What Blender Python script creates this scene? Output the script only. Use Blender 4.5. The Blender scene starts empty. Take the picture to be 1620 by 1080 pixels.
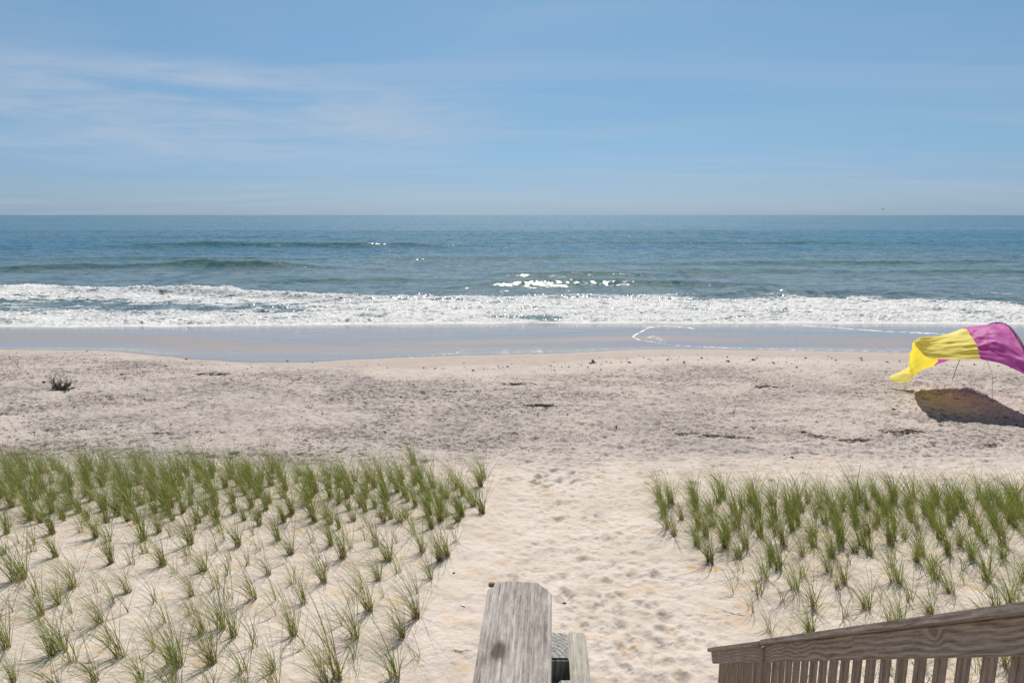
import bpy, bmesh, math, random
import numpy as np
from mathutils import Vector, Matrix

R = math.radians
SC = bpy.context.scene
COL = SC.collection

# ------------------------------------------------------------------ camera, sky, sun, exposure
CAMZ = 7.0
PITCH = math.atan(200.0 / 1080.0)
cam_d = bpy.data.cameras.new('camera')
cam_d.sensor_width = 36.0
cam_d.lens = 24.0
cam_d.clip_start = 0.05
cam_d.clip_end = 100000.0
cam = bpy.data.objects.new('camera', cam_d)
COL.objects.link(cam)
cam.location = (0, 0, CAMZ)
cam.rotation_euler = (math.pi / 2 - PITCH, 0, 0)
SC.camera = cam

SUN_EL, SUN_AZ = R(57), R(3.0)          # azimuth measured from +Y towards +X
world = bpy.data.worlds.new('World')
SC.world = world
world.use_nodes = True


class NT:
    """small helper to write node trees"""
    def __init__(self, tree):
        self.t = tree
        tree.nodes.clear()

    def n(self, typ, **kw):
        nd = self.t.nodes.new(typ)
        ins = kw.pop('ins', {})
        for k, v in kw.items():
            setattr(nd, k, v)
        for k, v in ins.items():
            self.put(nd, k, v)
        return nd

    def put(self, nd, k, v):
        if isinstance(v, bpy.types.NodeSocket):
            self.t.links.new(v, nd.inputs[k])
        elif isinstance(v, bpy.types.Node):
            self.t.links.new(v.outputs[0], nd.inputs[k])
        else:
            s = nd.inputs[k]
            if s.type == 'RGBA' and len(v) == 3:
                v = (*v, 1)
            s.default_value = v

    def math(self, op, a, b=0.0, c=0.0, clamp=False):
        nd = self.n('ShaderNodeMath', operation=op, use_clamp=clamp)
        self.put(nd, 0, a); self.put(nd, 1, b); self.put(nd, 2, c)
        return nd.outputs[0]

    def vmath(self, op, a, b=None, scale=None):
        nd = self.n('ShaderNodeVectorMath', operation=op)
        self.put(nd, 0, a)
        if b is not None: self.put(nd, 1, b)
        if scale is not None: self.put(nd, 'Scale', scale)
        return nd.outputs[0]

    def mix(self, f, a, b, blend='MIX'):
        nd = self.n('ShaderNodeMix', data_type='RGBA', blend_type=blend)
        self.put(nd, 0, f); self.put(nd, 6, a); self.put(nd, 7, b)
        return nd.outputs[2]

    def noise(self, vec, scale, detail=3, rough=0.5, dist=0.0, out=0):
        nd = self.n('ShaderNodeTexNoise', ins={'Vector': vec, 'Scale': scale, 'Detail': detail, 'Roughness': rough, 'Distortion': dist})
        return nd.outputs[out]

    def step(self, v, a, b, lo=0.0, hi=1.0, smooth=True):
        nd = self.n('ShaderNodeMapRange', interpolation_type='SMOOTHSTEP' if smooth else 'LINEAR')
        self.put(nd, 0, v); self.put(nd, 1, a); self.put(nd, 2, b); self.put(nd, 3, lo); self.put(nd, 4, hi)
        return nd.outputs[0]

    def scale(self, vec, s, loc=(0, 0, 0), rot=(0, 0, 0)):
        nd = self.n('ShaderNodeMapping', ins={'Vector': vec, 'Location': loc, 'Rotation': rot, 'Scale': s})
        return nd.outputs[0]


def new_mat(name):
    m = bpy.data.materials.new(name)
    m.use_nodes = True
    return m, NT(m.node_tree)


# sky: Nishita plus thin high cirrus
g = NT(world.node_tree)
sky = g.n('ShaderNodeTexSky', sky_type='NISHITA', sun_disc=False, sun_elevation=SUN_EL,
          sun_rotation=SUN_AZ, altitude=0.0, air_density=1.0, dust_density=0.6, ozone_density=3.0)
tc = g.n('ShaderNodeTexCoord').outputs['Generated']
sep = g.n('ShaderNodeSeparateXYZ', ins={0: tc})
zc = g.math('ADD', g.math('MAXIMUM', sep.outputs[2], 0.0), 0.06)
pl = g.n('ShaderNodeCombineXYZ', ins={0: g.math('DIVIDE', sep.outputs[0], zc), 1: g.math('DIVIDE', sep.outputs[1], zc), 2: 0.0}).outputs[0]
ca = g.noise(g.scale(pl, (0.22, 0.7, 1), loc=(3.1, 1.7, 0), rot=(0, 0, R(-14))), 1.3, 7, 0.58, 0.7)
cb = g.noise(g.scale(pl, (0.10, 0.22, 1), loc=(0.4, 4.2, 0)), 1.4, 3, 0.5)
veil = g.math('MULTIPLY', g.step(ca, 0.38, 0.72), g.step(cb, 0.32, 0.58))
# a broad thin veil low over the sea to the left
bx = g.math('ADD', g.math('MULTIPLY', g.math('ADD', sep.outputs[0], 0.40), 2.2), 0.0)
bz = g.math('MULTIPLY', g.math('SUBTRACT', sep.outputs[2], 0.125), 13.0)
blob = g.math('SUBTRACT', 1.0, g.math('ADD', g.math('MULTIPLY', bx, bx), g.math('MULTIPLY', bz, bz)), clamp=True)
cc = g.noise(g.scale(tc, (3.0, 3.0, 20.0), rot=(0, R(4), 0)), 2.0, 6, 0.6, 0.4)
veil2 = g.math('MULTIPLY', blob, g.step(cc, 0.25, 0.70))
cloud = g.math('ADD', g.math('MULTIPLY', veil, 0.33), g.math('MULTIPLY', veil2, 0.72), clamp=True)
ramp = g.n('ShaderNodeValToRGB', ins={0: g.math('MULTIPLY', g.math('MAXIMUM', sep.outputs[2], 0.0), 2.5)})
el = ramp.color_ramp.elements
STOPS = [(0.0, (0.460, 0.675, 1.12)), (0.05, (0.435, 0.600, 0.96)), (0.12, (0.415, 0.560, 0.82)), (0.30, (0.455, 0.605, 0.715)), (0.675, (0.60, 0.740, 0.750)), (1.0, (0.70, 0.80, 0.78))]
el[0].position, el[0].color = STOPS[0][0], (*STOPS[0][1], 1)
el[1].position, el[1].color = STOPS[-1][0], (*STOPS[-1][1], 1)
for p_, c_ in STOPS[1:-1]:
    e_ = el.new(p_); e_.color = (*c_, 1)
graded = g.mix(1.0, sky.outputs[0], ramp.outputs[0], 'MULTIPLY')
skyc = g.mix(cloud, graded, (4.1, 4.75, 5.9))
bg = g.n('ShaderNodeBackground', ins={'Color': skyc, 'Strength': 0.10})
g.n('ShaderNodeOutputWorld', ins={'Surface': bg})

sun_d = bpy.data.lights.new('sun', 'SUN')
sun_d.energy = 5.0
sun_d.angle = R(0.53)
sun_d.color = (1.0, 0.955, 0.89)
sun = bpy.data.objects.new('sun', sun_d)
COL.objects.link(sun)
sdir = Vector((math.sin(SUN_AZ) * math.cos(SUN_EL), math.cos(SUN_AZ) * math.cos(SUN_EL), math.sin(SUN_EL)))
sun.rotation_euler = sdir.to_track_quat('Z', 'Y').to_euler()
sun.location = sdir * 60

SC.view_settings.view_transform = 'Standard'
SC.view_settings.look = 'None'
SC.view_settings.gamma = 1.0
SC.view_settings.exposure = 0.2
SC.render.engine = 'CYCLES'
SC.cycles.max_bounces = 8
SC.cycles.sample_clamp_indirect = 6.0

# ------------------------------------------------------------------ noise
def vnoise(x, y, seed=0):
    xi = np.floor(x).astype(np.int64); yi = np.floor(y).astype(np.int64)
    fx = x - xi; fy = y - yi
    def grad(ix, iy):
        h = (ix * 374761393 + iy * 668265263 + seed * 1442695041) & 0xFFFFFFFF
        h = ((h ^ (h >> 13)) * 1274126177) & 0xFFFFFFFF
        h = (h ^ (h >> 16)) & 0xFFFF
        a = h * (2 * math.pi / 65536.0)
        return np.cos(a), np.sin(a)
    u = fx * fx * fx * (fx * (fx * 6 - 15) + 10); v = fy * fy * fy * (fy * (fy * 6 - 15) + 10)
    g00 = grad(xi, yi); g10 = grad(xi + 1, yi); g01 = grad(xi, yi + 1); g11 = grad(xi + 1, yi + 1)
    a = g00[0] * fx + g00[1] * fy
    b = g10[0] * (fx - 1) + g10[1] * fy
    c = g01[0] * fx + g01[1] * (fy - 1)
    d = g11[0] * (fx - 1) + g11[1] * (fy - 1)
    return ((a + (b - a) * u) + ((c + (d - c) * u) - (a + (b - a) * u)) * v) * 1.5


def fbm(x, y, octv=4, seed=0, gain=0.5):
    s = 0.0; amp = 1.0
    for o in range(octv):
        s = s + amp * vnoise(x * 2 ** o + 17.3 * o, y * 2 ** o - 9.1 * o, seed + o * 7)
        amp *= gain
    return s


def sstep(a, b, v):
    t = np.clip((v - a) / (b - a), 0, 1)
    return t * t * (3 - 2 * t)

# ------------------------------------------------------------------ lie of the land
PY = [-40, 0, 4, 7, 9.5, 11.5, 13.2, 14.8, 17, 22, 28, 31, 34.5, 43, 50, 60, 90, 200]
PZ = [2.4, 1.95, 1.85, 1.78, 1.72, 1.60, 1.46, 1.24, 0.98, 0.90, 0.76, 0.62, 0.30, -0.03, -0.45, -1.1, -3, -9]
from_y = np.linspace(-40, 200, 2401)
_z = np.interp(from_y, PY, PZ)
_k = np.exp(-np.linspace(-2, 2, 21) ** 2); _k /= _k.sum()
_z = np.convolve(np.pad(_z, 10, mode='edge'), _k, mode='valid')


SHORE = [(-26.5, 33.6), (-24.7, 34.4), (24, 33)]      # filled in below, once the ground is known


def waterline(x):
    xs, ys = zip(*SHORE)
    return np.interp(x, xs, ys) + 0.10 * vnoise(x * 0.7, x * 0 + 3.3, 5)


def zbase(x, y):
    z = np.interp(y, from_y, _z)
    inl = sstep(4, 6, y) * (1 - sstep(13.5, 16, y))
    path = np.exp(-((x - (1.2 + 0.0 * y)) / 1.5) ** 2)
    z = z - 0.10 * path * inl
    # low hummocks in the planted dune, none on the washed sand
    z = z + 0.07 * fbm(x * 0.45, y * 0.45, 2, 3) * (1 - sstep(14, 18, y))
    z = z + 0.05 * fbm(x * 0.25, y * 0.30, 2, 8) * sstep(13, 16, y) * (1 - sstep(27, 31, y))
    return z


def ray(px, py):
    dx = (px - 810) / 1080.0; dn = (py - 540) / 1080.0
    return np.array([dx, math.cos(PITCH) - dn * math.sin(PITCH), -math.sin(PITCH) - dn * math.cos(PITCH)])


def on_ground(px, py):
    d = ray(px, py); t = 3.0
    for _ in range(60):
        z = float(zbase(np.array([d[0] * t]), np.array([d[1] * t]))[0])
        t += ((CAMZ + d[2] * t) - z) / (-d[2]) * 0.9
    return d[0] * t, d[1] * t, CAMZ + d[2] * t


SHORE = [on_ground(*p)[:2] for p in [(-90, 552), (0, 552), (57, 553), (170, 554), (240, 561), (300, 568), (400, 573), (480, 573), (540, 569), (620, 566), (700, 563),
                                     (780, 561), (880, 559), (940, 556), (1000, 553), (1080, 552), (1250, 554), (1400, 557), (1620, 557), (1720, 556)]]
SHORE = [(-80.0, SHORE[0][1])] + SHORE + [(80.0, SHORE[-1][1])]


def gap(x):
    """width of the smooth damp strip above the waterline"""
    return np.interp(x, [-22, -16, -9, -4, 20], [2.0, 0.9, 1.6, 4.2, 4.4])


def sea_front(x):
    fx = [-60, -32, -22, -9, -2, 1.5, 3, 12, 20, 34, 60]
    fy = [43.2, 43.2, 43.3, 44.9, 45.3, 46.0, 45.6, 45.4, 45.6, 44.8, 44.5]
    return np.interp(x, fx, fy) + 0.30 * fbm(x * 0.3, x * 0 + 1.0, 3, 101) + 0.14 * fbm(x * 1.6, x * 0 + 1.0, 3, 102)


def grid_object(name, X, Y, Z, mat, cols):
    nr, nc = X.shape
    me = bpy.data.meshes.new(name)
    nv = nr * nc
    co = np.stack([X, Y, Z], -1).reshape(-1, 3).astype(np.float32)
    idx = np.arange(nv).reshape(nr, nc)
    q = np.stack([idx[:-1, :-1], idx[:-1, 1:], idx[1:, 1:], idx[1:, :-1]], -1).reshape(-1, 4)
    nf = len(q)
    me.vertices.add(nv); me.vertices.foreach_set('co', co.ravel())
    me.loops.add(nf * 4); me.loops.foreach_set('vertex_index', q.ravel().astype(np.int32))
    me.polygons.add(nf)
    me.polygons.foreach_set('loop_start', np.arange(0, nf * 4, 4, dtype=np.int32))
    me.polygons.foreach_set('use_smooth', np.ones(nf, dtype=bool))
    me.update(calc_edges=True)
    at = me.color_attributes.new('mask', 'FLOAT_COLOR', 'POINT')
    at.data.foreach_set('color', cols.reshape(-1, 4).astype(np.float32).ravel())
    me.materials.append(mat)
    o = bpy.data.objects.new(name, me)
    COL.objects.link(o)
    return o


def tag(o, label=None, cat=None, group=None, kind=None):
    if label: o['label'] = label
    if cat: o['category'] = cat
    if group: o['group'] = group
    if kind: o['kind'] = kind
    return o


def empty(name, loc, label, cat, group=None):
    o = bpy.data.objects.new(name, None)
    o.location = loc; o.empty_display_size = 0.2
    COL.objects.link(o)
    return tag(o, label, cat, group)

# ------------------------------------------------------------------ materials
def sand_material():
    m, g = new_mat('sand')
    geo = g.n('ShaderNodeNewGeometry').outputs['Position']
    at = g.n('ShaderNodeVertexColor', layer_name='mask')
    s = g.n('ShaderNodeSeparateColor', ins={0: at.outputs[0]})
    wet, grey, foam = s.outputs[0], s.outputs[1], s.outputs[2]
    film = at.outputs[1]
    grain = g.noise(geo, 260, 2, 0.7)
    fine = g.noise(geo, 55, 3, 0.7)
    patch = g.noise(geo, 1.1, 5, 0.6, 0.6)
    oran = g.noise(g.scale(geo, (1, 1.6, 1)), 2.1, 6, 0.68, 0.8)
    dune = g.mix(g.step(patch, 0.35, 0.68), (0.480, 0.408, 0.344), (0.548, 0.478, 0.416))
    dune = g.mix(g.math('MULTIPLY', g.step(oran, 0.52, 0.72), g.math('SUBTRACT', 1.0, grey)), dune, (0.520, 0.375, 0.235))
    st = g.scale(geo, (0.55, 1.0, 1.0))
    gp = g.noise(st, 0.55, 6, 0.66, 0.5)
    gq = g.noise(st, 3.6, 5, 0.7, 0.4)
    beach = g.mix(g.step(gp, 0.36, 0.64), (0.430, 0.373, 0.332), (0.345, 0.300, 0.274))
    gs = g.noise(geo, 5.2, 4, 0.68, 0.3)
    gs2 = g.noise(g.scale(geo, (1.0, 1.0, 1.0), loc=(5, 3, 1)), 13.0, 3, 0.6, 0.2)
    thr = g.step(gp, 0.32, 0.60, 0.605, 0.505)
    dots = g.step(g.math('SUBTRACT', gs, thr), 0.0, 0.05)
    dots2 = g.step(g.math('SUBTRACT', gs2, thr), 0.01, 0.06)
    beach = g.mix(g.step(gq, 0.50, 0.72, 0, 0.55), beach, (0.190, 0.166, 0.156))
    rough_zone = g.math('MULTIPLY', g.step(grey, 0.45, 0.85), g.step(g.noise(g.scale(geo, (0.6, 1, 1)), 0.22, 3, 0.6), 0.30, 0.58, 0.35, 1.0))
    beach = g.mix(g.math('MULTIPLY', g.math('MAXIMUM', dots, g.math('MULTIPLY', dots2, 0.8)), rough_zone), beach, (0.125, 0.103, 0.090))  # dashes: shade of pits and lumps painted in, along with damp sand and weed
    beach = g.mix(g.step(gq, 0.30, 0.46, 0.55, 0), beach, (0.475, 0.418, 0.370))
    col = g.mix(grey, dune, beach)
    # sandy grains and dark mineral specks
    col = g.mix(1.0, col, g.mix(g.step(grain, 0.25, 0.75), (0.80, 0.79, 0.78), (1.12, 1.12, 1.12)), 'MULTIPLY')
    spk = g.n('ShaderNodeTexVoronoi', feature='F1', ins={'Vector': geo, 'Scale': 42.0, 'Randomness': 1.0})
    sr = g.n('ShaderNodeSeparateColor', ins={0: spk.outputs['Color']})
    isdark = g.math('MULTIPLY', g.math('LESS_THAN', spk.outputs['Distance'], 0.20), g.math('GREATER_THAN', sr.outputs[0], g.step(oran, 0.40, 0.72, 0.97, 0.80)))
    col = g.mix(g.math('MULTIPLY', isdark, 0.65), col, (0.24, 0.15, 0.09))
    damp = g.mix(g.step(patch, 0.3, 0.7), (0.325, 0.268, 0.226), (0.365, 0.303, 0.258))
    col = g.mix(g.step(wet, 0.05, 0.45), col, damp)
    col = g.mix(g.step(wet, 0.75, 0.98), col, g.mix(patch, (0.215, 0.180, 0.165), (0.255, 0.212, 0.188)))
    lace = g.noise(geo, 4.5, 4, 0.7, 0.5)
    fm = g.math('MULTIPLY', g.step(g.math('ADD', foam, g.math('MULTIPLY', g.math('SUBTRACT', lace, 0.5), 2.6)), 0.50, 0.85), g.step(foam, 0.05, 0.3, 0, 0.85))
    col = g.mix(fm, col, (0.76, 0.75, 0.73))
    rough = g.mix(g.step(wet, 0.4, 0.6), (0.95,) * 3, (0.55,) * 3)
    rough = g.mix(g.step(film, 0.0, 0.75), rough, (0.10,) * 3)
    rough = g.mix(fm, rough, (0.8,) * 3)
    dry = g.math('SUBTRACT', 1.0, g.step(wet, 0.05, 0.4))
    h = g.math('ADD', g.math('MULTIPLY', grain, 0.0022), g.math('MULTIPLY', fine, 0.010))
    h = g.math('ADD', h, g.math('MULTIPLY', g.noise(geo, 14, 4, 0.65), 0.028))
    h = g.math('MULTIPLY', h, g.math('ADD', g.math('MULTIPLY', dry, 0.95), 0.05))
    rip = g.noise(g.scale(geo, (0.22, 1.0, 1)), 1.6, 3, 0.55, 0.6)
    h = g.math('ADD', h, g.math('MULTIPLY', g.math('MULTIPLY', rip, 0.040), g.step(film, 0.75, 1.0, 0.05, 1.0)))
    bump = g.n('ShaderNodeBump', ins={'Height': h, 'Distance': 1.0, 'Strength': 0.85})
    p = g.n('ShaderNodeBsdfPrincipled', ins={'Base Color': col, 'Roughness': rough, 'Normal': bump})
    g.put(p, 'Specular IOR Level', g.step(film, 0.0, 0.6, 0.18, 0.55))
    g.n('ShaderNodeOutputMaterial', ins={'Surface': p})
    return m


def sea_material():
    m, g = new_mat('sea_water')
    geo = g.n('ShaderNodeNewGeometry')
    pos, nor = geo.outputs['Position'], geo.outputs['Normal']
    at = g.n('ShaderNodeVertexColor', layer_name='mask')
    s = g.n('ShaderNodeSeparateColor', ins={0: at.outputs[0]})
    foam, turbid, chop = s.outputs[0], s.outputs[1], s.outputs[2]
    n1 = g.noise(g.scale(pos, (0.22, 0.8, 0.5)), 0.9, 4, 0.6, 0.3, out=1)
    n2 = g.noise(g.scale(pos, (0.5, 1.2, 1.0)), 3.5, 3, 0.6, 0.0, out=1)
    n3 = g.noise(g.scale(pos, (0.03, 0.10, 0.1)), 0.6, 4, 0.6, 0.3)
    v = g.vmath('ADD', g.vmath('SCALE', g.vmath('SUBTRACT', n1, (0.5, 0.5, 0.5)), scale=1.0),
                g.vmath('SCALE', g.vmath('SUBTRACT', n2, (0.5, 0.5, 0.5)), scale=1.15))
    v = g.vmath('MULTIPLY', v, (1.0, 1.0, 0.0))
    v = g.vmath('SCALE', v, scale=chop)
    nn = g.vmath('NORMALIZE', g.vmath('ADD', nor, v))
    deep = g.mix(g.step(n3, 0.35, 0.65), (0.013, 0.090, 0.148), (0.023, 0.122, 0.185))
    col = g.mix(turbid, deep, (0.165, 0.200, 0.200))
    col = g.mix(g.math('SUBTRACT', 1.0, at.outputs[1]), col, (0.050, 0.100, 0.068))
    lx = g.noise(g.scale(pos, (0.30, 1.0, 1.0)), 1.25, 8, 0.72, 0.8)
    fmix = g.math('ADD', foam, g.math('MULTIPLY', g.math('SUBTRACT', lx, 0.5), 2.3))
    fm = g.math('MULTIPLY', g.step(fmix, 0.42, 0.72), g.step(foam, 0.02, 0.12))
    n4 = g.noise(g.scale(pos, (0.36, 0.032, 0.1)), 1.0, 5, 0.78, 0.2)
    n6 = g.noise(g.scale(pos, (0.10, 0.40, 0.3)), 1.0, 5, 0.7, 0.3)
    n5 = g.noise(g.scale(pos, (0.5, 1.0, 1.0)), 0.011, 9, 0.66, 0.2)
    fr = g.n('ShaderNodeFresnel', ins={'IOR': 1.33, 'Normal': nn}).outputs[0]
    fr = g.math('MULTIPLY', fr, g.math('ADD', -0.80, g.math('ADD', g.math('MULTIPLY', n4, 1.60), g.math('ADD', g.math('MULTIPLY', n6, 0.65), g.math('MULTIPLY', n5, 0.45)))))
    fr = g.math('MAXIMUM', fr, 0.02)
    fr = g.math('MINIMUM', fr, 0.42)
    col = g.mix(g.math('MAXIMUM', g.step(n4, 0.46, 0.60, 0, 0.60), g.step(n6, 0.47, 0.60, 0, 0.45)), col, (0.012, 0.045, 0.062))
    dif = g.n('ShaderNodeBsdfDiffuse', ins={'Color': col, 'Normal': nn})
    glo = g.n('ShaderNodeBsdfGlossy', ins={'Color': (1, 1, 1), 'Roughness': 0.19, 'Normal': nn})
    wat = g.n('ShaderNodeMixShader', ins={0: fr, 1: dif.outputs[0], 2: glo.outputs[0]})
    fn = g.noise(pos, 9, 4, 0.7)
    bump = g.n('ShaderNodeBump', ins={'Height': fn, 'Distance': 0.14, 'Strength': 0.6})
    fcol = g.mix(g.step(g.noise(g.scale(pos, (0.8, 1, 1)), 2.6, 6, 0.72, 0.5), 0.30, 0.58), (0.60, 0.60, 0.56), (0.92, 0.92, 0.90))
    fo = g.n('ShaderNodeBsdfPrincipled', ins={'Base Color': fcol, 'Roughness': 0.75, 'Normal': bump})
    ft = g.n('ShaderNodeBsdfTranslucent', ins={'Color': (0.92, 0.91, 0.86)})
    fo = g.n('ShaderNodeMixShader', ins={0: 0.36, 1: fo.outputs[0], 2: ft.outputs[0]})
    mx = g.n('ShaderNodeMixShader', ins={0: fm, 1: wat.outputs[0], 2: fo.outputs[0]})
    g.n('ShaderNodeOutputMaterial', ins={'Surface': mx})
    return m


def wood_material(name, dark, light, tint=None, knots=(), ring=22.0, wavy=0.5, contrast=1.0, lichen=0.0, grit=1.0):
    """weathered timber: the board's length runs along its own X"""
    m, g = new_mat(name)
    co = g.n('ShaderNodeTexCoord').outputs['Object']
    info = g.n('ShaderNodeObjectInfo').outputs['Random']
    off = g.n('ShaderNodeCombineXYZ', ins={0: g.math('MULTIPLY', info, 37.0), 1: 0.0, 2: 0.0}).outputs[0]
    c2 = g.vmath('ADD', co, off)
    warp = g.noise(g.scale(c2, (1.6, 5.0, 5.0)), 1.0, 2, 0.5)
    s = g.n('ShaderNodeSeparateXYZ', ins={0: co})
    yz = g.math('ADD', s.outputs[1], g.math('MULTIPLY', s.outputs[2], 0.9))
    val = g.math('ADD', yz, g.math('MULTIPLY', g.math('SUBTRACT', warp, 0.5), 0.16 * wavy))
    kmask = None
    for (kx, ky, kz, kr) in knots:
        dv = g.vmath('MULTIPLY', g.vmath('SUBTRACT', co, (kx, ky, kz)), (0.55, 1.0, 1.0))
        d = g.n('ShaderNodeVectorMath', operation='LENGTH', ins={0: dv}).outputs['Value']
        f = g.math('EXPONENT', g.math('MULTIPLY', g.math('POWER', g.math('DIVIDE', d, kr * 2.2), 2.0), -1.0))
        val = g.math('ADD', val, g.math('MULTIPLY', f, kr * 3.0))
        km = g.step(g.math('ADD', d, g.math('MULTIPLY', g.noise(co, 60, 3, 0.6), 0.012)), kr * 0.45 + 0.006, kr + 0.006, 1, 0)
        kmask = km if kmask is None else g.math('MAXIMUM', kmask, km)
    rings = g.math('SINE', g.math('MULTIPLY', val, ring * 2 * math.pi))
    streak = g.noise(g.scale(c2, (3.0, 150.0, 150.0)), 1.0, 4, 0.6)
    streak2 = g.noise(g.scale(c2, (9.0, 520.0, 520.0)), 1.0, 2, 0.5)
    blot = g.noise(g.scale(c2, (4.0, 12.0, 12.0)), 1.0, 5, 0.65, 0.4)
    t = g.math('ADD', g.math('MULTIPLY', rings, 0.20 * contrast), g.math('MULTIPLY', g.math('SUBTRACT', streak, 0.5), 1.5))
    fl = g.noise(g.scale(c2, (26.0, 120.0, 120.0)), 1.0, 4, 0.75)
    t = g.math('ADD', t, g.math('MULTIPLY', g.math('SUBTRACT', blot, 0.5), 1.3 * grit))
    t = g.math('ADD', t, g.math('MULTIPLY', g.math('SUBTRACT', fl, 0.5), 1.6 * grit))
    t = g.math('ADD', t, g.math('MULTIPLY', g.math('SUBTRACT', streak2, 0.5), 1.0))
    t = g.math('ADD', t, 0.5, clamp=True)
    col = g.mix(t, dark, light)
    if tint:
        col = g.mix(g.step(g.noise(c2, 3.2, 4, 0.6), 0.45, 0.7), col, tint)
    if lichen:
        li = g.step(g.noise(c2, 16, 6, 0.72, 0.3), 0.50, 0.62)
        col = g.mix(g.math('MULTIPLY', li, lichen), col, (0.38, 0.36, 0.25))
        li2 = g.step(g.noise(c2, 70, 4, 0.72), 0.60, 0.70)
        col = g.mix(g.math('MULTIPLY', li2, lichen), col, (0.44, 0.44, 0.40))
    if kmask is not None:
        col = g.mix(g.math('MULTIPLY', kmask, 0.85), col, (0.060, 0.042, 0.030))
    crack = g.step(streak, 0.26, 0.33, 1, 0)
    col = g.mix(g.math('MULTIPLY', crack, 0.55), col, tuple(c * 0.35 for c in dark))
    h = g.math('ADD', g.math('MULTIPLY', t, 0.0022), g.math('MULTIPLY', streak2, 0.0012))
    h = g.math('SUBTRACT', h, g.math('MULTIPLY', crack, 0.0015))
    bump = g.n('ShaderNodeBump', ins={'Height': h, 'Distance': 1.0, 'Strength': 0.9})
    p = g.n('ShaderNodeBsdfPrincipled', ins={'Base Color': col, 'Roughness': 0.85, 'Normal': bump, 'Specular IOR Level': 0.25})
    g.n('ShaderNodeOutputMaterial', ins={'Surface': p})
    return m


def plain(name, col, rough=0.8, var=0.25, scale=30, trans=None):
    m, g = new_mat(name)
    co = g.n('ShaderNodeTexCoord').outputs['Object']
    nz = g.noise(co, scale, 4, 0.6)
    c = g.mix(nz, tuple(x * (1 - var) for x in col), tuple(min(1, x * (1 + var)) for x in col))
    p = g.n('ShaderNodeBsdfPrincipled', ins={'Base Color': c, 'Roughness': rough, 'Specular IOR Level': 0.3})
    out = p.outputs[0]
    if trans:
        tr = g.n('ShaderNodeBsdfTranslucent', ins={'Color': trans[1]})
        out = g.n('ShaderNodeMixShader', ins={0: trans[0], 1: out, 2: tr.outputs[0]}).outputs[0]
    g.n('ShaderNodeOutputMaterial', ins={'Surface': out})
    return m


def grass_material():
    m, g = new_mat('grass_blades')
    at = g.n('ShaderNodeVertexColor', layer_name='tone')
    p = g.n('ShaderNodeBsdfPrincipled', ins={'Base Color': at.outputs[0], 'Roughness': 0.55, 'Specular IOR Level': 0.35})
    tr = g.n('ShaderNodeBsdfTranslucent', ins={'Color': g.mix(1.0, at.outputs[0], (1.3, 1.4, 0.7), 'MULTIPLY')})
    mx = g.n('ShaderNodeMixShader', ins={0: 0.38, 1: p.outputs[0], 2: tr.outputs[0]})
    g.n('ShaderNodeOutputMaterial', ins={'Surface': mx})
    return m


SAND, SEA, GRASS = sand_material(), sea_material(), grass_material()

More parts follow.
